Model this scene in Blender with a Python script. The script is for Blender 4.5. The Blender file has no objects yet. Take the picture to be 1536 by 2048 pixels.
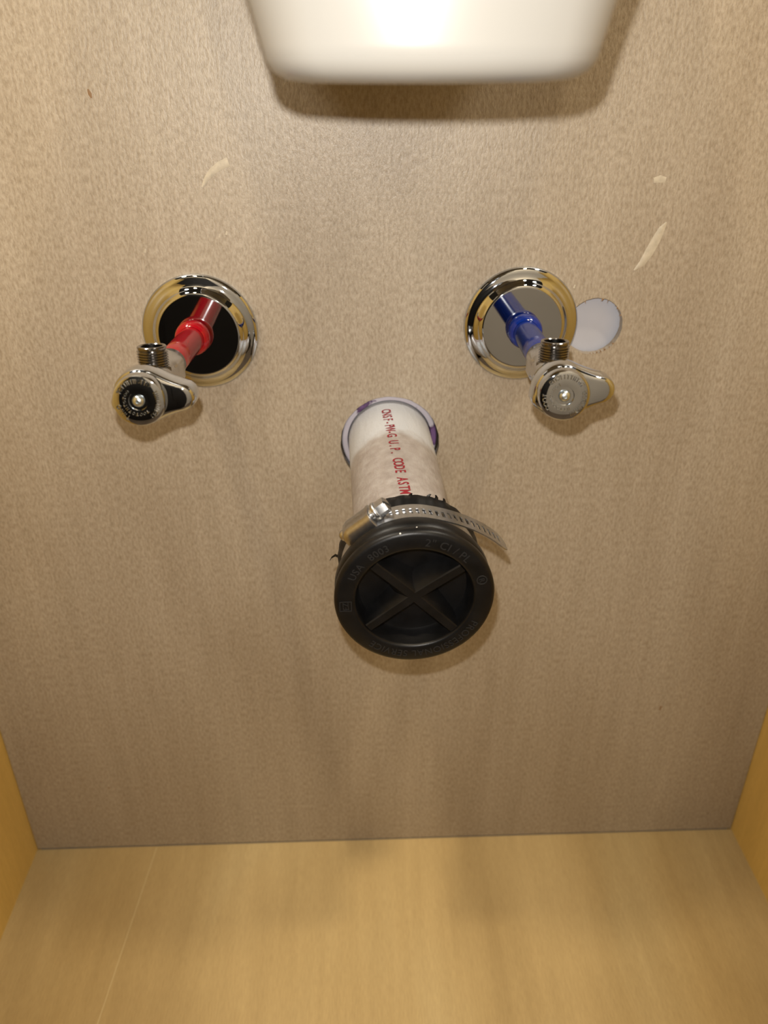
import bpy, bmesh, math, random
from mathutils import Vector, Matrix
random.seed(7)
PI = math.pi
S = bpy.context.scene
C = S.collection

# ------------------------------------------------------------------ camera
FPX = 1581.9
CAM = Vector((-0.01911, -0.509, 0.63303))
FWD = Vector((0.02743582, 0.87664294, -0.48035865))
RGT = Vector((0.9994533, -0.03292536, -0.00300393))
UPV = Vector((0.01844936, 0.48001362, 0.87706701))
cd = bpy.data.cameras.new('camera')
cd.sensor_fit = 'VERTICAL'
cd.lens = 6.8
cd.sensor_height = 6.8 * 2048 / FPX
cd.clip_start = 0.005
cd.dof.use_dof = True
cd.dof.focus_distance = 0.44
cd.dof.aperture_fstop = 1.9
cam = bpy.data.objects.new('camera', cd)
cam.matrix_world = Matrix(((RGT.x, UPV.x, -FWD.x, CAM.x), (RGT.y, UPV.y, -FWD.y, CAM.y),
                           (RGT.z, UPV.z, -FWD.z, CAM.z), (0, 0, 0, 1)))
C.objects.link(cam)
S.camera = cam

# ------------------------------------------------------------------ light
w = bpy.data.worlds.new('world'); S.world = w; w.use_nodes = True
w.node_tree.nodes['Background'].inputs[0].default_value = (1.0, 0.74, 0.45, 1)
w.node_tree.nodes['Background'].inputs[1].default_value = 0.02

# the phone's flash, beside the lens
ld = bpy.data.lights.new('phone_flash', 'AREA'); ld.shape = 'DISK'; ld.size = 0.006
ld.energy = 2.1; ld.color = (1.0, 0.95, 0.88)
fl = bpy.data.objects.new('phone_flash', ld); C.objects.link(fl)
fl.matrix_world = Matrix.Translation(CAM + UPV * 0.0235 - RGT * 0.006) @ Matrix.Rotation(PI / 2 - math.radians(6), 4, 'X')

# warm bulbs: two on the ceiling in front, two added above the cabinet to lighten the top corners
for nm, loc, e in (('room_or_fill_bulb', (-0.42, -0.65, 2.20), 42), ('room_or_fill_bulb', (0.43, -0.65, 2.20), 42),
                  ('room_or_fill_bulb', (-0.38, -0.14, 1.12), 11), ('room_or_fill_bulb', (0.39, -0.14, 1.12), 9)):
    l = bpy.data.lights.new(nm, 'POINT'); l.energy = e; l.color = (1.0, 0.82, 0.56) if e > 20 else (1.0, 0.91, 0.77); l.shadow_soft_size = 0.055 if e > 20 else 0.03
    o = bpy.data.objects.new(nm, l); o.location = loc; C.objects.link(o)

S.view_settings.view_transform = 'Standard'
S.view_settings.look = 'None'
S.view_settings.exposure = 0.0
S.view_settings.gamma = 1.0
S.view_settings.use_curve_mapping = False
S.cycles.use_denoising = True
S.cycles.sample_clamp_indirect = 6.0

# ------------------------------------------------------------------ helpers
def tag(o, label=None, cat=None, group=None, kind=None):
    if label: o['label'] = label
    if cat: o['category'] = cat
    if group: o['group'] = group
    if kind: o['kind'] = kind
    return o

def obj(name, bm, mat, parent=None, smooth=None):
    me = bpy.data.meshes.new(name)
    bmesh.ops.recalc_face_normals(bm, faces=bm.faces)
    bm.to_mesh(me); bm.free()
    return obj_me(name, me, mat, parent, smooth)

def obj_me(name, me, mat, parent=None, smooth=None):
    if mat is not None:
        me.materials.clear(); me.materials.append(mat)
    o = bpy.data.objects.new(name, me); C.objects.link(o)
    if parent is not None: o.parent = parent
    if smooth is not None:
        for p in me.polygons: p.use_smooth = True
        me.set_sharp_from_angle(angle=math.radians(smooth))
    return o

def empty(name, parent=None):
    o = bpy.data.objects.new(name, None); C.objects.link(o); o.empty_display_size = .02
    if parent is not None: o.parent = parent
    return o

def frame(origin, ydir, up=Vector((0, 0, 1))):
    """local +y = ydir (outwards), local z ~ up, local x = right seen from the front"""
    y = Vector(ydir).normalized()
    x = y.cross(up).normalized()
    x = -x if x.x < 0 else x
    z = x.cross(y)
    if z.z < 0: z = -z
    o = Vector(origin)
    return Matrix(((x.x, y.x, z.x, o.x), (x.y, y.y, z.y, o.y), (x.z, y.z, z.z, o.z), (0, 0, 0, 1)))

def lathe(bm, prof, n=64, M=None, axis='y', closed=False, jitter=None):
    """prof: list of (radius, height) around the local axis"""
    M = M or Matrix()
    rings = []
    for i, (r, h) in enumerate(prof):
        if r < 1e-7:
            v = Vector((0, h, 0)) if axis == 'y' else Vector((0, 0, h))
            rings.append([bm.verts.new(M @ v)]); continue
        ring = []
        for k in range(n):
            a = 2 * PI * k / n
            rr, hh = (r, h) if jitter is None else jitter(i, a, r, h)
            c, s = rr * math.cos(a), rr * math.sin(a)
            v = Vector((c, hh, s)) if axis == 'y' else Vector((c, s, hh))
            ring.append(bm.verts.new(M @ v))
        rings.append(ring)
    pairs = list(zip(rings[:-1], rings[1:]))
    if closed: pairs.append((rings[-1], rings[0]))
    for A, B in pairs:
        if len(A) == 1 and len(B) == 1: continue
        if len(A) == 1:
            for k in range(n): bm.faces.new((A[0], B[k], B[(k + 1) % n]))
        elif len(B) == 1:
            for k in range(n): bm.faces.new((A[k], A[(k + 1) % n], B[0]))
        else:
            for k in range(n):
                bm.faces.new((A[k], A[(k + 1) % n], B[(k + 1) % n], B[k]))
    return rings

def box(bm, x0, x1, y0, y1, z0, z1, M=None, bev=0, seg=2):
    M = M or Matrix()
    vs = [bm.verts.new(M @ Vector((x, y, z))) for x in (x0, x1) for y in (y0, y1) for z in (z0, z1)]
    fs = [bm.faces.new([vs[i] for i in q]) for q in
          ((0, 1, 3, 2), (4, 6, 7, 5), (0, 4, 5, 1), (2, 3, 7, 6), (0, 2, 6, 4), (1, 5, 7, 3))]
    if bev:
        es = list({e for f in fs for e in f.edges})
        bmesh.ops.bevel(bm, geom=es, offset=bev, segments=seg, profile=.5, affect='EDGES')

def loft(bm, loops, cap=True):
    """loops: list of lists of Vectors, all of the same length"""
    R = [[bm.verts.new(v) for v in L] for L in loops]
    n = len(R[0])
    for A, B in zip(R[:-1], R[1:]):
        for k in range(n):
            bm.faces.new((A[k], A[(k + 1) % n], B[(k + 1) % n], B[k]))
    if cap:
        bm.faces.new(R[0][::-1]); bm.faces.new(R[-1])
    return R

def text_mesh(s, size, extrude=0.0, align='CENTER', spacing=1.0, offset=0.0):
    cu = bpy.data.curves.new('t', 'FONT'); cu.body = s; cu.size = size; cu.extrude = extrude
    cu.align_x = align; cu.space_character = spacing; cu.resolution_u = 3; cu.offset = offset
    o = bpy.data.objects.new('t', cu); C.objects.link(o)
    bpy.context.view_layer.update()
    dg = bpy.context.evaluated_depsgraph_get()
    me = bpy.data.meshes.new_from_object(o.evaluated_get(dg))
    C.objects.unlink(o); bpy.data.objects.remove(o); bpy.data.curves.remove(cu)
    return me

def plate_with_holes(name, x0, x1, z0, z1, y0, y1, holes, mat):
    """flat panel in the xz plane, thickness y0..y1, with round holes (x, z, r)"""
    cu = bpy.data.curves.new('p', 'CURVE'); cu.dimensions = '2D'; cu.fill_mode = 'BOTH'
    cu.extrude = abs(y1 - y0) / 2
    def poly(pts):
        sp = cu.splines.new('POLY'); sp.points.add(len(pts) - 1); sp.use_cyclic_u = True
        for p, (a, b) in zip(sp.points, pts): p.co = (a, b, 0, 1)
    poly([(x0, z0), (x1, z0), (x1, z1), (x0, z1)])
    for hx, hz, r in holes:
        n = 72
        poly([(hx + r * (1 + random.uniform(-.008, .008)) * math.cos(2 * PI * k / n),
               hz + r * (1 + random.uniform(-.008, .008)) * math.sin(2 * PI * k / n)) for k in range(n)])
    o = bpy.data.objects.new('p', cu); C.objects.link(o)
    bpy.context.view_layer.update()
    dg = bpy.context.evaluated_depsgraph_get()
    me = bpy.data.meshes.new_from_object(o.evaluated_get(dg))
    C.objects.unlink(o); bpy.data.objects.remove(o); bpy.data.curves.remove(cu)
    for v in me.vertices:
        x, z, y = v.co; v.co = (x, (y0 + y1) / 2 - y, z)
    return obj_me(name, me, mat)

# ------------------------------------------------------------------ materials
def new_mat(name):
    m = bpy.data.materials.new(name); m.use_nodes = True
    nt = m.node_tree; b = nt.nodes['Principled BSDF']
    return m, nt, b

def noise(nt, co, scale, detail=4, rough=.55, dist=0.0):
    n = nt.nodes.new('ShaderNodeTexNoise'); n.inputs['Scale'].default_value = scale
    n.inputs['Detail'].default_value = detail; n.inputs['Roughness'].default_value = rough
    n.inputs['Distortion'].default_value = dist
    nt.links.new(co, n.inputs['Vector']); return n.outputs['Fac']

def mapping(nt, scale, rot=(0, 0, 0), loc=(0, 0, 0)):
    t = nt.nodes.new('ShaderNodeTexCoord'); mp = nt.nodes.new('ShaderNodeMapping')
    mp.inputs['Scale'].default_value = scale; mp.inputs['Rotation'].default_value = rot
    mp.inputs['Location'].default_value = loc
    nt.links.new(t.outputs['Object'], mp.inputs['Vector']); return mp.outputs['Vector']

def ramp(nt, fac, stops):
    r = nt.nodes.new('ShaderNodeValToRGB'); e = r.color_ramp.elements
    while len(e) < len(stops): e.new(.5)
    for q, (p, c) in zip(e, stops): q.position = p; q.color = (*c, 1)
    nt.links.new(fac, r.inputs['Fac']); return r.outputs['Color']

def mix(nt, a, b, fac, mode='MIX'):
    m = nt.nodes.new('ShaderNodeMix'); m.data_type = 'RGBA'; m.blend_type = mode
    for s, v in ((m.inputs['Factor'], fac), (m.inputs[6], a), (m.inputs[7], b)):
        if isinstance(v, bpy.types.NodeSocket): nt.links.new(v, s)
        elif isinstance(v, (int, float)): s.default_value = v
        else: s.default_value = (*v, 1)
    return m.outputs[2]

def bump(nt, b, h, strength, dist):
    n = nt.nodes.new('ShaderNodeBump'); n.inputs['Strength'].default_value = strength
    n.inputs['Distance'].default_value = dist
    nt.links.new(h, n.inputs['Height']); nt.links.new(n.outputs['Normal'], b.inputs['Normal'])

def wood(name, c0, c1, c2, axis, rough, spec=.5, bstr=.25, fine=1.0, gs=(110, 900)):
    """pale plywood veneer; axis = grain direction"""
    m, nt, b = new_mat(name)
    def sc(along, across):
        return tuple(along if a == axis else across for a in 'xyz')
    c0, c1, c2 = [tuple(v * .68 for v in c) for c in (c0, c1, c2)]
    patch = noise(nt, mapping(nt, sc(2.2, 7.0)), 1.0, 3, .5, .6)
    col = ramp(nt, patch, [(.30, c0), (.52, c1), (.75, c2)])
    streak = noise(nt, mapping(nt, sc(6, 90)), 1.0, 4, .6, .3)
    col = mix(nt, col, ramp(nt, streak, [(.3, (.86, .84, .80)), (.7, (1.06, 1.06, 1.06))]), .55, 'MULTIPLY')
    grain = noise(nt, mapping(nt, sc(*gs)), 1.0, 3, .7)
    col = mix(nt, col, ramp(nt, grain, [(.32, (.70, .66, .60)), (.62, (1.10, 1.10, 1.10))]), min(1, .9 * fine), 'MULTIPLY')
    nt.links.new(col, b.inputs['Base Color'])
    b.inputs['Roughness'].default_value = rough
    b.inputs['Specular IOR Level'].default_value = spec
    bump(nt, b, grain, bstr, .0006)
    return m

def plain(name, c, rough, metal=0, spec=.5, nscale=0, namt=.15, bscale=0, bstr=.2, bdist=.0004, coat=0):
    m, nt, b = new_mat(name)
    b.inputs['Base Color'].default_value = (*c, 1); b.inputs['Roughness'].default_value = rough
    b.inputs['Metallic'].default_value = metal; b.inputs['Specular IOR Level'].default_value = spec
    b.inputs['Coat Weight'].default_value = coat; b.inputs['Coat Roughness'].default_value = .08
    if nscale:
        f = noise(nt, mapping(nt, (1, 1, 1)), nscale, 4)
        col = mix(nt, c, ramp(nt, f, [(.3, (1 - namt,) * 3), (.7, (1 + namt,) * 3)]), 1.0, 'MULTIPLY')
        nt.links.new(col, b.inputs['Base Color'])
    if bscale:
        bump(nt, b, noise(nt, mapping(nt, (1, 1, 1)), bscale, 4), bstr, bdist)
    return m

M_back = wood('back_plywood', (.49, .415, .320), (.55, .475, .375), (.60, .53, .43), 'z', .40, .5, .55, gs=(240, 620))
M_floor = wood('bottom_plywood', (.55, .40, .18), (.63, .47, .22), (.69, .54, .275), 'y', .5, .4, .10, .35)
M_side = wood('side_plywood', (.88, .58, .15), (.94, .63, .17), (.98, .67, .19), 'z', .5, .4, .10, .3)
M_dark = plain('slot_shade_dark', (.012, .010, .008), .9)
M_drywall = plain('drywall_paint', (.44, .45, .505), .7, nscale=40, namt=.03, bscale=500, bstr=.15)
M_scuff = plain('pale_scuff', (.46, .41, .32), .5, nscale=300, namt=.12)
M_joint = plain('pale_joint', (.52, .42, .24), .5)
M_knot = plain('knot_brown', (.22, .13, .06), .6)
M_fleck = plain('white_fleck', (.85, .82, .75), .5)
M_chrome = plain('chrome', (.56, .59, .63), .03, 1)
M_satin = plain('satin_chrome', (.50, .49, .48), .26, 1, nscale=400, namt=.06)
M_thread = plain('dark_nickel', (.27, .26, .25), .16, 1)
M_screw = plain('zinc_screw', (.62, .68, .70), .28, 1)
M_steel = plain('stainless_band', (.52, .525, .535), .31, 1, nscale=500, namt=.1, bscale=700, bstr=.08)
M_red = plain('red_sleeve', (.30, .003, .009), .13, .0, .5, nscale=900, namt=.12)
M_blue = plain('blue_sleeve', (.003, .020, .19), .13, .0, .5, nscale=900, namt=.12)
M_rubber = plain('black_rubber', (.0035, .0035, .0038), .38, 0, .28, nscale=120, namt=.4, bscale=900, bstr=.12, bdist=.0003)
M_letter = plain('rubber_lettering', (.014, .014, .0145), .5, 0, .3)
M_porc = plain('biscuit_porcelain', (.25, .242, .222), .27, 0, .6)
M_ink = plain('red_ink', (.20, .002, .010), .6)

def pvc_material():
    m, nt, b = new_mat('white_pvc')
    v = mapping(nt, (1, 1, 1))
    sx = nt.nodes.new('ShaderNodeSeparateXYZ'); nt.links.new(v, sx.inputs[0])
    n1 = noise(nt, v, 55, 4, .6)
    a = nt.nodes.new('ShaderNodeMath'); a.operation = 'MULTIPLY_ADD'
    nt.links.new(n1, a.inputs[0]); a.inputs[1].default_value = .03; nt.links.new(sx.outputs['Y'], a.inputs[2])
    mr = nt.nodes.new('ShaderNodeMapRange'); mr.inputs['From Min'].default_value = .066
    mr.inputs['From Max'].default_value = .054
    nt.links.new(a.outputs[0], mr.inputs['Value'])
    n2 = noise(nt, v, 160, 4)
    dusty = ramp(nt, n2, [(.3, (.245, .213, .194)), (.5, (.29, .258, .238)), (.72, (.345, .318, .30))])
    col = mix(nt, dusty, (.44, .455, .48), mr.outputs['Result'])
    nt.links.new(col, b.inputs['Base Color']); b.inputs['Roughness'].default_value = .38
    vs = mapping(nt, (1, .35, 1))
    bump(nt, b, noise(nt, vs, 130, 5, .65), .55, .0016)
    return m
M_pvc = pvc_material()

def hub_material():
    m, nt, b = new_mat('hub_with_purple_primer')
    v = mapping(nt, (1, 1, 1))
    f = noise(nt, v, 48, 4, .6)
    col = ramp(nt, f, [(.56, (.50, .475, .54)), (.60, (.075, .035, .10)), (.66, (.16, .09, .22))])
    nt.links.new(col, b.inputs['Base Color']); b.inputs['Roughness'].default_value = .35
    return m
M_hub = hub_material()

# ------------------------------------------------------------------ setting: the cabinet interior
W2 = 0.32938
TOP = 0.80
DRAIN = Vector((0.0012, 0, 0.4090))
HOT = Vector((-0.1215, 0, 0.4895)); COLD = Vector((0.0862, 0, 0.4920))
SPARE = (0.1352, 0.4900, 0.0186)
HR = .0345
back = plate_with_holes('wall_back', -W2 + .0006, W2 - .0006, .0012, TOP, .006, 0.0,
                        [(DRAIN.x, DRAIN.z, HR), (HOT.x, HOT.z + .002, .016), (COLD.x, COLD.z + .003, .016), SPARE], M_back)
tag(back, 'pale plywood back panel of the cabinet with round pipe holes', kind='structure')
bm = bmesh.new(); box(bm, -W2, W2, -.56, .0, -.016, 0)
tag(obj('floor', bm, M_floor), 'yellowish plywood bottom panel of the cabinet', kind='structure')
bm = bmesh.new()
loft(bm, [[Vector((x, y, z)) for x, y, z in ((c - .0003, y_, 0), (c - .0002, y_, .00008), (c + .0002, y_, .00008), (c + .0003, y_, 0))]
          for c, y_ in ((-.2180, -.001), (-.2290, -.165), (-.2440, -.40))])
obj('veneer_joint', bm, M_joint, bpy.data.objects['floor'])
bm = bmesh.new(); box(bm, -W2 - .016, -W2, -.56, .006, -.016, TOP)
tag(obj('wall_left', bm, M_side), 'yellow plywood left side panel of the cabinet', kind='structure')
bm = bmesh.new(); box(bm, W2, W2 + .016, -.56, .006, -.016, TOP)
tag(obj('wall_right', bm, M_side), 'yellow plywood right side panel of the cabinet', kind='structure')
# painted room wall behind the cabinet, seen through the spare hole
wb = plate_with_holes('wall_behind', -.8, .8, -.12, 1.0, .030, .0085,
                      [(DRAIN.x, DRAIN.z, .040), (HOT.x, HOT.z, .016), (COLD.x, COLD.z, .016)], M_drywall)
tag(wb, 'white painted room wall behind the cabinet back panel', kind='structure')

# the bathroom behind the camera (only mirrored in the chrome)
bm = bmesh.new(); box(bm, -1.6, 1.6, -1.4, -.56, -.16, -.12)
tag(obj('floor', bm, plain('room_floor_tile', (.16, .12, .09), .4, nscale=8)), 'brown bathroom floor in front of the cabinet', kind='structure')
bm = bmesh.new(); box(bm, -1.6, 1.6, -1.46, -1.4, -.12, 2.3)
tag(obj('wall_rear', bm, plain('room_wall_paint', (.74, .68, .60), .7, nscale=6, namt=.05)), 'beige bathroom wall opposite the cabinet', kind='structure')

bm = bmesh.new(); box(bm, -.95, -.10, -1.4, -1.36, -.12, 1.9)  # unseen dark door, added so the left chrome plate mirrors black
for x0, x1, z0, z1 in ((-.85, -.57, 0, .75), (-.48, -.20, 0, .75), (-.85, -.57, .9, 1.75), (-.48, -.20, .9, 1.75)):
    box(bm, x0, x1, -1.365, -1.352, z0, z1, bev=.006)
tag(obj('added_door', bm, plain('added_door_dark', (.010, .008, .007), .5)), 'dark panelled door added opposite the cabinet for the chrome to mirror', kind='structure')

# marks on the back panel
def smear(name, pts, widths, mat, parent, h=.0003):
    bm = bmesh.new(); L = []; n = len(pts)
    for i, (x, z) in enumerate(pts):
        a = pts[max(0, i - 1)]; b = pts[min(n - 1, i + 1)]
        t = Vector((b[0] - a[0], b[1] - a[1])).normalized(); nn = Vector((-t.y, t.x)) * widths[i] / 2
        L.append([Vector((x + nn.x, -.00002, z + nn.y)), Vector((x + nn.x * .4, -h, z + nn.y * .4)),
                  Vector((x - nn.x * .4, -h, z - nn.y * .4)), Vector((x - nn.x, -.00002, z - nn.y))])
    loft(bm, L)
    return obj(name, bm, mat, parent, 60)
smear('scuff_mark', [(-.1107, .5768), (-.1078, .5812), (-.1040, .5853), (-.0990, .5885), (-.0938, .5905)],
      [.0012, .0030, .0040, .0048, .0050], M_scuff, back)
smear('scuff_mark', [(.1562, .5258), (.1606, .5300), (.1643, .5370), (.1676, .5448), (.1700, .5510), (.1722, .5548)],
      [.0008, .0042, .0058, .0056, .0040, .0008], M_scuff, back)
smear('scuff_mark', [(.1602, .5788), (.1640, .5796), (.1676, .5790)], [.003, .0042, .003], M_scuff, back, .00015)
smear('knot', [(-.1688, .6285), (-.1681, .6262), (-.1676, .6240)], [.0008, .0022, .0008], M_knot, back, .0001)
smear('knot', [(-.2500, .0795), (-.2497, .0775)], [.0014, .0010], M_knot, back, .0001)
smear('knot', [(.2350, .1585), (.2345, .1540)], [.0016, .0012], M_knot, back, .0001)
for x, z in ((-.1035, .5480), (-.0992, .5495), (-.1500, .5395), (.1190, .5150)):
    smear('scuff_mark', [(x, z), (x + .0006, z + .0022)], [.0012, .0010], M_scuff, back, .0001)
# splintered edge of the spare hole
bm = bmesh.new()
for k in range(26):
    a = random.choice((random.uniform(.35, 2.4), random.uniform(-1.6, -.6)))
    r = SPARE[2]; l = random.uniform(.0008, .0026); wd = random.uniform(.0002, .0005)
    c = Vector((SPARE[0] + r * math.cos(a), 0, SPARE[1] + r * math.sin(a)))
    d = Vector((-math.cos(a) + random.uniform(-.6, .6), random.uniform(-.3, .1), -math.sin(a))).normalized()
    s = Vector((-math.sin(a), 0, math.cos(a))) * wd
    q = [bm.verts.new(c + s), bm.verts.new(c - s), bm.verts.new(c + Vector((0, .0006, 0))), bm.verts.new(c + d * l)]
    for f in ((0, 1, 2), (0, 1, 3), (1, 2, 3), (0, 2, 3)): bm.faces.new([q[i] for i in f])
tag(obj('splinters', bm, M_knot, back), kind='stuff')

# ------------------------------------------------------------------ hanging basin
def rrect(cx, cy, hx, hy, r, z, n=8, taper=0):
    pts = []
    for sx, sy, a0 in ((1, 1, 0), (-1, 1, PI / 2), (-1, -1, PI), (1, -1, 1.5 * PI)):
        for k in range(n + 1):
            a = a0 + PI / 2 * k / n
            pts.append(Vector((cx + sx * (hx - r) + r * math.cos(a), cy + sy * (hy - r) + r * math.sin(a), z)))
    return pts
bx, byf, byb = .0044, -.262, -.100
basin = empty('sink_basin'); basin.location = (0, 0, 0)
tag(basin, 'glossy off-white porcelain sink basin hanging above the pipes', 'sink')
bm = bmesh.new(); loops = []
ZB = .6318
def bulge(pts, hx):
    # bow the front of the bowl outwards; straight runs get extra points so the bow is smooth
    out = []
    n = len(pts)
    for i, p in enumerate(pts):
        out.append(p)
        q = pts[(i + 1) % n]
        if i % 9 == 8:
            out += [p.lerp(q, k / 12) for k in range(1, 12)]
    ymin = min(p.y for p in out)
    return [Vector((p.x, p.y + (.0120 * min(1.0, ((p.x - bx) / hx) ** 2) if p.y < ymin + .02 else 0), p.z)) for p in out]
prof = [(-.0420, -.0003), (-.030, -.0002), (-.014, .0001), (-.0065, .0010), (-.0025, .0032), (-.0006, .0062), (0.0, .0095),
        (.0028, .0190), (.006, .030), (.012, .055), (.020, .090), (.026, .125), (.030, .1695)]
for i, (e, dz) in enumerate(prof):
    hx = .0508 + e * .95; 
    fe = e if e < 0 else max(0, dz - .016) * .16
    yf = byf - fe; yb = byb + max(e, -.03) * .5
    hy = (yb - yf) / 2; cy = (yb + yf) / 2
    r = max(.004, min(.016 + max(e, 0) * .5, hx * .9, hy * .9))
    loops.append(bulge(rrect(bx, cy, hx, hy, r, ZB + dz, 8), hx))
loft(bm, loops)
obj('bowl', bm, M_porc, basin, 50)
bm = bmesh.new(); box(bm, bx - .12, bx + .12, -.125, .0, .735, TOP + .001, bev=.004)  # unseen ledge, added to keep bulb light off the wall under the basin
obj('shade_deck', bm, M_porc, basin, 40)

# ------------------------------------------------------------------ escutcheon plates
def escutcheon(center, tilt, off, label):
    prof = [(.0092, .0030), (.0092, .0084), (.0104, .0088), (.0108, .0088), (.0250, .0088), (.0256, .0088), (.0266, .0084), (.0276, .0075), (.0284, .0064),
            (.0294, .0053), (.0306, .0045), (.0320, .0040), (.0336, .0037), (.0352, .0034), (.0363, .0027), (.0370, .0017), (.0372, .0007), (.0370, .00008),
            (.0350, .00008)]
    bm = bmesh.new()
    Mx = Matrix.Translation(center) @ Matrix.Rotation(tilt[0], 4, 'X') @ Matrix.Rotation(tilt[1], 4, 'Z') @ Matrix.Scale(-1, 4, (0, 1, 0))
    rings = lathe(bm, prof, 128, Mx)
    for ring in rings[:3]:
        for v in ring: v.co += Vector((off[0], 0, off[1]))
    o = obj('escutcheon_plate', bm, M_chrome, None, 40)
    tag(o, label, 'escutcheon', 'chrome plates around the supply tubes')
    return o
escutcheon(HOT, (0, 0), (-.0030, -.0004), 'round chrome escutcheon plate around the red supply tube')
escutcheon(COLD, (0, 0), (.0012, -.0012), 'round chrome escutcheon plate around the blue supply tube')

# ------------------------------------------------------------------ shut-off valves
def handle_outline(r0, tip, tr, n=72, ang=0.0):
    """teardrop outline: disc r0 plus a tapering lobe ending at distance tip with radius tr"""
    pts = []
    for k in range(n):
        a = 2 * PI * k / n
        r = r0
        # lobe: distance to a capsule-ish taper, sampled by marching
        d = Vector((math.cos(a), math.sin(a)))
        best = r0
        for i in range(60):
            t = tip * i / 59.0
            u = i / 59.0
            rr = r0 * (1 - u) ** 1.25 + tr * (1 - (1 - u) ** 1.25)
            c = t - (tr * u)
            # ray (0,0)+s d with circle centre (c,0) radius rr
            bq = d.x * c; disc = bq * bq - (c * c - rr * rr)
            if disc >= 0:
                best = max(best, bq + math.sqrt(disc))
        # small back lobe
        back_ = math.exp(-((abs(a - PI * 1.10)) / .30) ** 2) * .0016
        pts.append(Vector(((best + back_) * math.cos(a + ang), 0, (best + back_) * math.sin(a + ang))))
    return pts

def valve(base, tip, sleeve_mat, label, ang, spin, seed):
    rnd = random.Random(seed)
    root = empty('shutoff_valve')
    base = Vector(base); tip = Vector(tip)
    F = frame(base, tip - base)
    L = (tip - base).length
    root.matrix_world = F
    tag(root, label, 'valve', 'shut-off valves on the supply tubes')
    # coloured sleeve and its bead at the plate
    bm = bmesh.new()
    lathe(bm, [(.0060, -.030), (.0080, -.030), (.0080, .0), (.0080, .020), (.0079, .055), (.0078, .0800), (.0075, .0806), (.0060, .0806)], 40)
    tube = obj('supply_tube', bm, sleeve_mat, root, 40)
    bm = bmesh.new()
    lathe(bm, [(.0081, .0003), (.0098, .0004), (.0106, .0012), (.0110, .0028), (.0110, .0050), (.0107, .0075), (.0100, .0095), (.0090, .0108), (.0081, .0114)], 48)
    obj('collar', bm, sleeve_mat, tube, 60)
    # body
    bm = bmesh.new()
    lathe(bm, [(.0060, .0785), (.0082, .0785), (.0086, .0792), (.0086, .0905), (.0082, .0915), (.0060, .0915)], 40)
    obj('ferrule_nut', bm, M_satin, root, 35)
    bm = bmesh.new()
    prof = [(.0060, .0900), (.0094, .0900), (.0102, .0910), (.0102, .1060), (.0096, .1080), (.0096, .1270), (.0090, .1300), (.0072, .1315), (.0072, .1400)]
    def hexish(i, a, r, h):
        if 0 < i < 4:
            m = (a + PI / 6) % (PI / 3) - PI / 6
            return r * min(1.06, .97 / math.cos(m)), h   # flats of the hexagon
        return r, h
    lathe(bm, prof, 48, jitter=hexish)
    obj('valve_body', bm, M_satin, root, 30)
    # threaded outlet pointing up
    yo = .1175
    bm = bmesh.new()
    z = .0060; prof = [(.0068, .004), (.0068, .0070)]
    k = 0
    zz = .0070
    while zz < .0155:
        prof += [(.0067, zz), (.00755, zz + .00042), (.00755, zz + .00060), (.0067, zz + .00102)]
        zz += .00128
    prof += [(.0070, .0163), (.0072, .0172), (.0068, .0176), (.0058, .0176), (.0054, .0172), (.0054, .0060), (0, .0060)]
    lathe(bm, prof, 40, Matrix.Translation((0, yo, 0)), axis='z')
    obj('outlet', bm, M_thread, root, 40)
    bm = bmesh.new()
    lathe(bm, [(.0060, .0045), (.0084, .0048), (.0084, .0064), (.0080, .0069), (.0060, .0069)], 6, Matrix.Translation((0, yo, 0)), axis='z')
    obj('outlet_nut', bm, M_thread, root, 30)
    # handle: skirt with a tapering wing and a round dial in front
    y0, y1 = .1375, L - .0030
    bm = bmesh.new()
    outer = handle_outline(.0136, .0250, .0066, ang=ang)
    def sc(pts, s, y): return [Vector((p.x * s, y, p.z * s)) for p in pts]
    def inset(pts, d, y): return [Vector((p.x - d * p.x / p.length, y, p.z - d * p.z / p.length)) for p in pts]
    loft(bm, [inset(outer, .0014, y0), inset(outer, .0003, y0 + .0008), inset(outer, .0, y0 + .002), inset(outer, .0004, y1 - .0052),
              inset(outer, .0009, y1 - .0040), inset(outer, .0019, y1 - .0032), inset(outer, .0040, y1 - .0029)])
    handle = obj('handle', bm, M_chrome, root, 45)
    bm = bmesh.new()
    lathe(bm, [(.0, L - .0012), (.0042, L - .0012), (.0044, L - .0003), (.0060, L - .0002), (.0106, L - .0003), (.0115, L - .0007),
               (.0119, L - .0016), (.0121, L - .0050), (.0123, y1 - .0040)], 64)
    obj('dial', bm, M_chrome, handle, 40)
    # worn raised characters round the dial
    bm = bmesh.new()
    for (r, a0, a1, n) in ((.0093, .55, 2.45, 11), (.0093, 3.0, 3.9, 4), (.0091, -1.25, .25, 9), (.0062, 1.9, 5.2, 12)):
        for i in range(n):
            a = a0 + (a1 - a0) * (i + .5) / n + spin
            Mx = Matrix.Translation((r * math.cos(a), L - .0004, r * math.sin(a))) @ Matrix.Rotation(-(a - PI / 2), 4, 'Y')
            kind = rnd.randrange(3); hgt = .0011 if r > .007 else .0007
            if kind == 0:
                lathe(bm, [(hgt * .55, 0), (hgt * .75, .0006), (hgt * .9, .0006), (hgt * 1.05, 0)], 10, Mx)
            else:
                for x in ([-.0004, .0004] if kind == 1 else [0]):
                    box(bm, x - .00016, x + .00016, 0, .0006, -hgt, hgt, Mx, bev=.00015, seg=2)
                if kind == 2: box(bm, -.0006, .0006, 0, .0006, hgt * .6, hgt, Mx, bev=.00015, seg=2)
    obj('lettering', bm, M_chrome, handle, 40)
    bm = bmesh.new()
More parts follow.
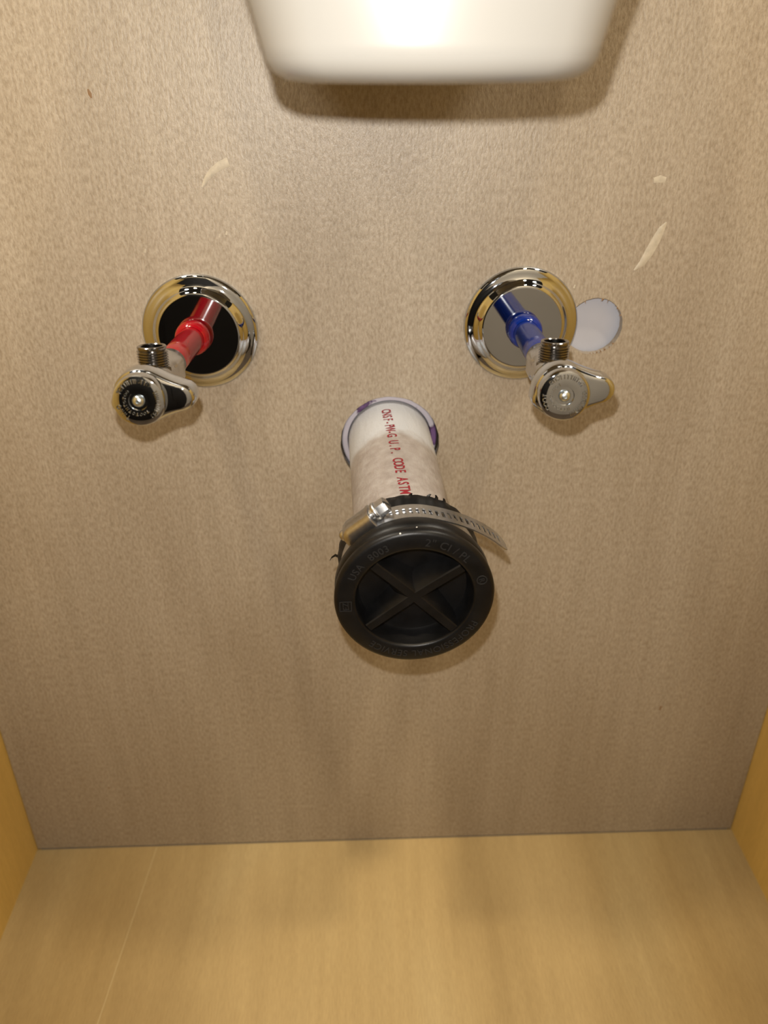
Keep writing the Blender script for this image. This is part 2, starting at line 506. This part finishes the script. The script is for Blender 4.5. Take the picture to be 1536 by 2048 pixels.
    lathe(bm, [(0, L + .0006), (.0008, L + .0006), (.0009, L + .0010), (.0016, L + .0008), (.0025, L + .0001), (.0028, L - .0006), (.0028, L - .0011)], 32)
    obj('screw', bm, M_screw, handle, 50)
    return root

valve((-.1245, -.0087, .4891), (-.1204, -.1650, .5043), M_red, 'chrome angle stop valve on the red supply tube', math.radians(-2), .3, 3)
valve((.0874, -.0087, .4908), (.0757, -.1650, .5037), M_blue, 'chrome angle stop valve on the blue supply tube', math.radians(4), .0, 5)

# ------------------------------------------------------------------ drain pipe
P0 = Vector((.0012, 0, .4095)); P1 = Vector((.0067, -.180, .4018))
AX = (P1 - P0).normalized()
FP = frame(P0, AX)
drain = empty('drain_pipe'); drain.matrix_world = FP
tag(drain, 'white plastic drain pipe with red print coming out of the back panel', 'pipe')
RP = .0288
bm = bmesh.new()
lathe(bm, [(.0255, -.05), (RP, -.05)] + [(RP, -.04 + .2 * i / 40) for i in range(41)] + [(.0255, .1600), (.0255, -.05)], 96)
pipe = obj('pipe', bm, M_pvc, drain, 50)
bm = bmesh.new()
lathe(bm, [(.0292, -.050), (.0292, -.0062), (.0298, -.0052), (.0325, -.0050), (.0333, -.0058), (.0335, -.050)], 96, closed=True)
obj('coupling_hub', bm, M_hub, drain, 40)
# red print running along the pipe
TXT = 'CNSF-PW-G U.P. CODE ASTM D'
bm = bmesh.new()
ADV = .0048
y_end = .1300
for i, ch in enumerate(TXT):
    if ch == ' ': continue
    me = text_mesh(ch, .0086, offset=.00016)
    s = y_end - (len(TXT) - 1 - i) * ADV
    tilt = -.12 + .14 * max(0, s) / .13    # angle from the top of the pipe towards +x, spiralling
    xs = [v.co.x for v in me.vertices]; 
    base = len(bm.verts); vs = []
    for v in me.vertices:
        u = s + (v.co.x) * .80                  # along the pipe
        hgt = v.co.y - .0032                    # glyph up = +x side
        a = tilt + hgt / RP
        vs.append(bm.verts.new((math.sin(a) * (RP + .00025), u, math.cos(a) * (RP + .00025))))
    for p in me.polygons:
        try: bm.faces.new([vs[j] for j in p.vertices])
        except ValueError: pass
    bpy.data.meshes.remove(me)
bmesh.ops.triangulate(bm, faces=bm.faces)
pr = obj('printed_text', bm, M_ink, pipe); pr['label'] = 'red printed lettering along the pipe'

# ------------------------------------------------------------------ rubber end cap
FC = frame(P0, AX)
cap = empty('rubber_end_cap'); cap.matrix_world = FC
tag(cap, 'black rubber cap with a raised cross on the end of the drain pipe', 'pipe cap')
YF = .1805                                     # front face
def ragged(i, a, r, h):
    if i in (1, 2):
        q = math.sin(a * 23) * .4 + math.sin(a * 41 + 1) * .35 + math.sin(a * 67 + 2) * .25
        return r + .0004 * q, h + .0011 * q
    return r + .0002 * math.sin(a * 31), h
bm = bmesh.new()
lathe(bm, [(.0290, .160), (.0292, .1400), (.0366, .1385), (.0384, .1405), (.0382, .1450), (.0360, .1490), (.0358, .1630), (.0380, .1650)], 160, jitter=ragged)
obj('sleeve', bm, M_rubber, cap, 40)
bm = bmesh.new()
lathe(bm, [(.0300, .1648), (.0385, .1648), (.0399, .1656), (.0405, .1668), (.0405, .1715), (.0400, .1728), (.0396, .1734), (.0402, .1744),
           (.0408, .1758), (.0409, .1782), (.0402, .1798), (.0388, .1805), (.0318, .1805), (.0309, .1803), (.0303, .1798), (.0299, .1786),
           (.0290, .1700), (.0280, .1684), (.0260, .1680), (.0, .1680)], 128)
flange = obj('flange', bm, M_rubber, cap, 40)
# crossed ribs
for ang in (math.radians(37), math.radians(-45)):
    bm = bmesh.new()
    Mx = Matrix.Rotation(-ang, 4, 'Y')
    def sec(x, wt, wb, yt): return [Mx @ Vector((x, .1675, -wb)), Mx @ Vector((x, .1675, wb)), Mx @ Vector((x, yt - .0006, wt)), Mx @ Vector((x, yt, wt * .75)), Mx @ Vector((x, yt, -wt * .75)), Mx @ Vector((x, yt - .0006, -wt))]
    loft(bm, [sec(-.0296, .0026, .0034, .1796), sec(-.016, .0027, .0064, .1788), sec(0, .0028, .0105, .1782), sec(.016, .0027, .0064, .1788), sec(.0296, .0026, .0034, .1796)])
    obj('rib', bm, M_rubber, cap, 30)
# raised lettering on the face ring
def ring_text(s, amid, r, size, parent, name='lettering', flip=1):
    me = text_mesh(s, size, .00022, 'CENTER', 1.08)
    bm = bmesh.new(); bm.from_mesh(me); bpy.data.meshes.remove(me)
    for v in bm.verts:
        a = amid - v.co.x / r
        rr = r + v.co.y - size * .35
        v.co = Vector((rr * math.cos(a), YF + v.co.z, rr * math.sin(a)))
    return obj(name, bm, M_letter, parent)
ring_text('2" CI / PL', math.radians(62), .0350, .0060, cap)
ring_text('8003', math.radians(122), .0350, .0055, cap)
ring_text('USA', math.radians(148), .0350, .0055, cap)
ring_text('PROFESSIONAL SERVICE', math.radians(-78), .0352, .0056, cap)
ring_text('EZ', math.radians(184), .0352, .0042, cap)
ring_text('R', math.radians(18), .0352, .0042, cap)
bm = bmesh.new()
a = math.radians(18); lathe(bm, [(.0022, 0), (.0023, .0002), (.0027, .0002), (.0028, 0)], 28, Matrix.Translation((.0352 * math.cos(a), YF, .0352 * math.sin(a))))
obj('emblem', bm, M_letter, cap)
bm = bmesh.new()
a = math.radians(184); cx, cz = .0352 * math.cos(a), .0352 * math.sin(a)
for (x0, x1, z0, z1) in ((-.0031, .0031, .0027, .0031), (-.0031, .0031, -.0031, -.0027), (-.0031, -.0027, -.0027, .0027), (.0027, .0031, -.0027, .0027)):
    box(bm, cx + x0, cx + x1, YF - .0001, YF + .0002, cz + z0, cz + z1)
obj('emblem', bm, M_letter, cap)
# torn rubber shreds at the sleeve edge
for a, l, tw in ((3.12, .0050, 1), (1.30, .0020, -1), (1.18, .0024, 1), (1.06, .0022, 1), (1.55, .0014, -1)):
    c = Vector((.0378 * math.cos(a), .1405, .0378 * math.sin(a)))
    rad = Vector((math.cos(a), 0, math.sin(a))); tan = Vector((-math.sin(a), 0, math.cos(a)))
    p = [c, c + rad * l * .4 + Vector((0, -l * .3, 0)) , c + rad * l * .8 + tan * l * .35 * tw + Vector((0, -l * .4, 0)), c + rad * l + tan * l * .5 * tw]
    Lp = []; bm = bmesh.new()
    for q, wd in zip(p, (.0011, .0009, .0006, .0003)):
        Lp.append([q + tan * wd, q + Vector((0, wd, 0)), q - tan * wd, q - Vector((0, wd, 0))])
    loft(bm, Lp)
    obj('torn_shred', bm, M_rubber, cap, 60)
# two pale specks
for x, z in ((-.0078, .0396), (.0005, .0405)):
    bm = bmesh.new(); lathe(bm, [(0, .0004), (.0004, .0003), (.0005, 0)], 8, Matrix.Translation((x, .1795 if x < 0 else .176, z)))
    obj('speck', bm, M_fleck, cap)

# ------------------------------------------------------------------ hose clamp
FH = frame(P0 + AX * .1560, AX)
clamp = empty('hose_clamp'); clamp.matrix_world = FH
tag(clamp, 'stainless worm-drive hose clamp with a loose tail around the rubber cap', 'hose clamp')
RB = .0363
def strip(name, path, width, thick, slots, parent, tipcut=0):
    """band along a 2D path (x,z) with rectangular slots; slots = (s0, s1, pitch)"""
    Ls = [0.0]
    for a, b in zip(path[:-1], path[1:]): Ls.append(Ls[-1] + (b - a).length)
    def at(s):
        s = max(0, min(s, Ls[-1]))
        for i in range(len(Ls) - 1):
            if s <= Ls[i + 1] + 1e-12:
                t = (s - Ls[i]) / max(1e-9, Ls[i + 1] - Ls[i]); p = path[i].lerp(path[i + 1], t); break
        return p
    def nrm(s):
        d = (at(s + .0005) - at(s - .0005)).normalized(); return Vector((-d.y, d.x))
    bm = bmesh.new(); cache = {}
    W = width / 2
    def vert(s, v, top, shear):
        # shear slants the slots
        key = (round(s * 1e6), round(v * 1e6), top)
        if key not in cache:
            ss = s + (v * shear)
            hw = v
            if tipcut and s > Ls[-1] - tipcut:
                hw = v * (1 - .55 * ((s - Ls[-1] + tipcut) / tipcut) ** 1.6)
            p = at(ss); n = nrm(ss)
            q = p + n * (thick if top else 0)
            cache[key] = bm.verts.new((q.x, hw, q.y))
        return cache[key]
    cells = []
    s0, s1, pitch = slots
    s = 0.0; N = []
    sh = .12
    marks = [0.0]
    while s < Ls[-1] - 1e-6:
        if s0 <= s < s1:
            cells.append((s, s + pitch * .52, False)); cells.append((s + pitch * .52, s + pitch, True)); s += pitch
        else:
            e = min(s + pitch * .6, Ls[-1]) if s >= s1 else min(s + pitch * .6, s0 if s < s0 else Ls[-1])
            if e - s < 1e-6: e = s + pitch * .6
            cells.append((s, min(e, Ls[-1]), False)); s = e
    vrows = (-W, -W * .36, W * .46, W)
    fill = set()
    for ci, (a, b, slot) in enumerate(cells):
        for r in range(3):
            if slot and r == 1: continue
            fill.add((ci, r))
    for (ci, r) in fill:
        a, b, _ = cells[ci]; v0, v1 = vrows[r], vrows[r + 1]
        g = lambda s_, v_, t_: vert(s_, v_, t_, sh)
        bm.faces.new((g(a, v0, 1), g(b, v0, 1), g(b, v1, 1), g(a, v1, 1)))
        bm.faces.new((g(a, v0, 0), g(a, v1, 0), g(b, v1, 0), g(b, v0, 0)))
        for (nc, nr, e0, e1) in ((ci, r - 1, (a, v0), (b, v0)), (ci, r + 1, (a, v1), (b, v1)), (ci - 1, r, (a, v0), (a, v1)), (ci + 1, r, (b, v0), (b, v1))):
            if (nc, nr) not in fill:
                try: bm.faces.new((g(*e0, 0), g(*e1, 0), g(*e1, 1), g(*e0, 1)))
                except ValueError: pass
    return obj(name, bm, M_steel, parent, 35)
ring = [Vector((RB * math.cos(t), RB * math.sin(t))) for t in [math.radians(150 + 360 * i / 120) for i in range(121)]][::-1]
strip('band', ring, .0125, .0007, (9, 9, .0032), clamp)
# the free tail leaves the screw housing, lies over the top and springs away to the right
tail = []
for i in range(14):
    t = math.radians(140 - 66 * i / 13.0); r = RB + .0009 + .0004 * (i / 13.0)
    tail.append(Vector((r * math.cos(t), r * math.sin(t))))
def bez(p0, p1, p2, p3, n):
    return [p0 * (1 - u) ** 3 + p1 * 3 * u * (1 - u) ** 2 + p2 * 3 * u * u * (1 - u) + p3 * u ** 3 for u in [i / n for i in range(1, n + 1)]]
e = tail[-1]; d = (tail[-1] - tail[-2]).normalized()
tail += bez(e, e + d * .013, Vector((.0400, .0262)), Vector((.0500, .0138)), 22)
strip('tail', tail, .0125, .0007, (.016, .0830, .00335), clamp, .006)
# screw housing
HA = math.radians(127)
rad = Vector((math.cos(HA), 0, math.sin(HA))); tan = Vector((math.sin(HA), 0, -math.cos(HA)))
Mh = Matrix(((tan.x, 0, rad.x, rad.x * (RB + .0011)), (tan.y, 1, rad.y, 0), (tan.z, 0, rad.z, rad.z * (RB + .0011)), (0, 0, 0, 1)))
bm = bmesh.new()
def hsec(x, w_, h, lift=0.0):
    pts = []
    for k in range(13):
        a = PI * k / 12
        cx = math.cos(a); sz = math.sin(a)
        pts.append(Mh @ Vector((x, w_ * (abs(cx) ** .55) * (1 if cx >= 0 else -1), lift + h * (sz ** .6))))
    pts.append(Mh @ Vector((x, -w_, lift - .0006))); pts.append(Mh @ Vector((x, w_, lift - .0006)))
    return pts
loft(bm, [hsec(-.0135, .0040, .0036), hsec(-.0128, .0056, .0050), hsec(-.0110, .0066, .0066), hsec(-.0085, .0072, .0076), hsec(.0035, .0074, .0078),
          hsec(.0046, .0077, .0082), hsec(.0056, .0077, .0082), hsec(.0060, .0070, .0074)])
obj('screw_housing', bm, M_steel, clamp, 35)
# screw with flange and slotted hex head
bm = bmesh.new()
Ms = Mh @ Matrix.Translation((0, 0, .0042)) @ Matrix.Rotation(PI / 2, 4, 'Y')
lathe(bm, [(.0, .0050), (.0032, .0050), (.0032, .0075), (.0046, .0077), (.0050, .0084), (.0050, .0092), (.0046, .0098), (.0030, .0100), (0, .0100)], 32, Ms, axis='z')
screw = obj('worm_screw', bm, M_steel, clamp, 35)
bm = bmesh.new()
lathe(bm, [(0, .0098), (.0043, .0098), (.0043, .0150), (.0039, .0156), (.0, .0156)], 6, Ms @ Matrix.Rotation(.35, 4, 'Z'), axis='z')
bmesh.ops.recalc_face_normals(bm, faces=bm.faces)
obj('hex_head', bm, M_steel, screw, 30)
bm = bmesh.new()
box(bm, -.0006, .0006, -.0042, .0042, .0150, .0158, Ms @ Matrix.Rotation(.9, 4, 'Z'))  # dark bar on the head, its colour stands for shade in the slot
obj('drive_slot_shade', bm, M_dark, screw)
bm = bmesh.new()
lathe(bm, [(0, -.0152), (.0018, -.0150), (.0029, -.0140), (.0032, -.0128), (.0030, -.0100)], 24, Mh @ Matrix.Translation((0, 0, .0030)) @ Matrix.Rotation(PI / 2, 4, 'Y'), axis='z')
obj('screw_tip', bm, M_steel, screw, 50)
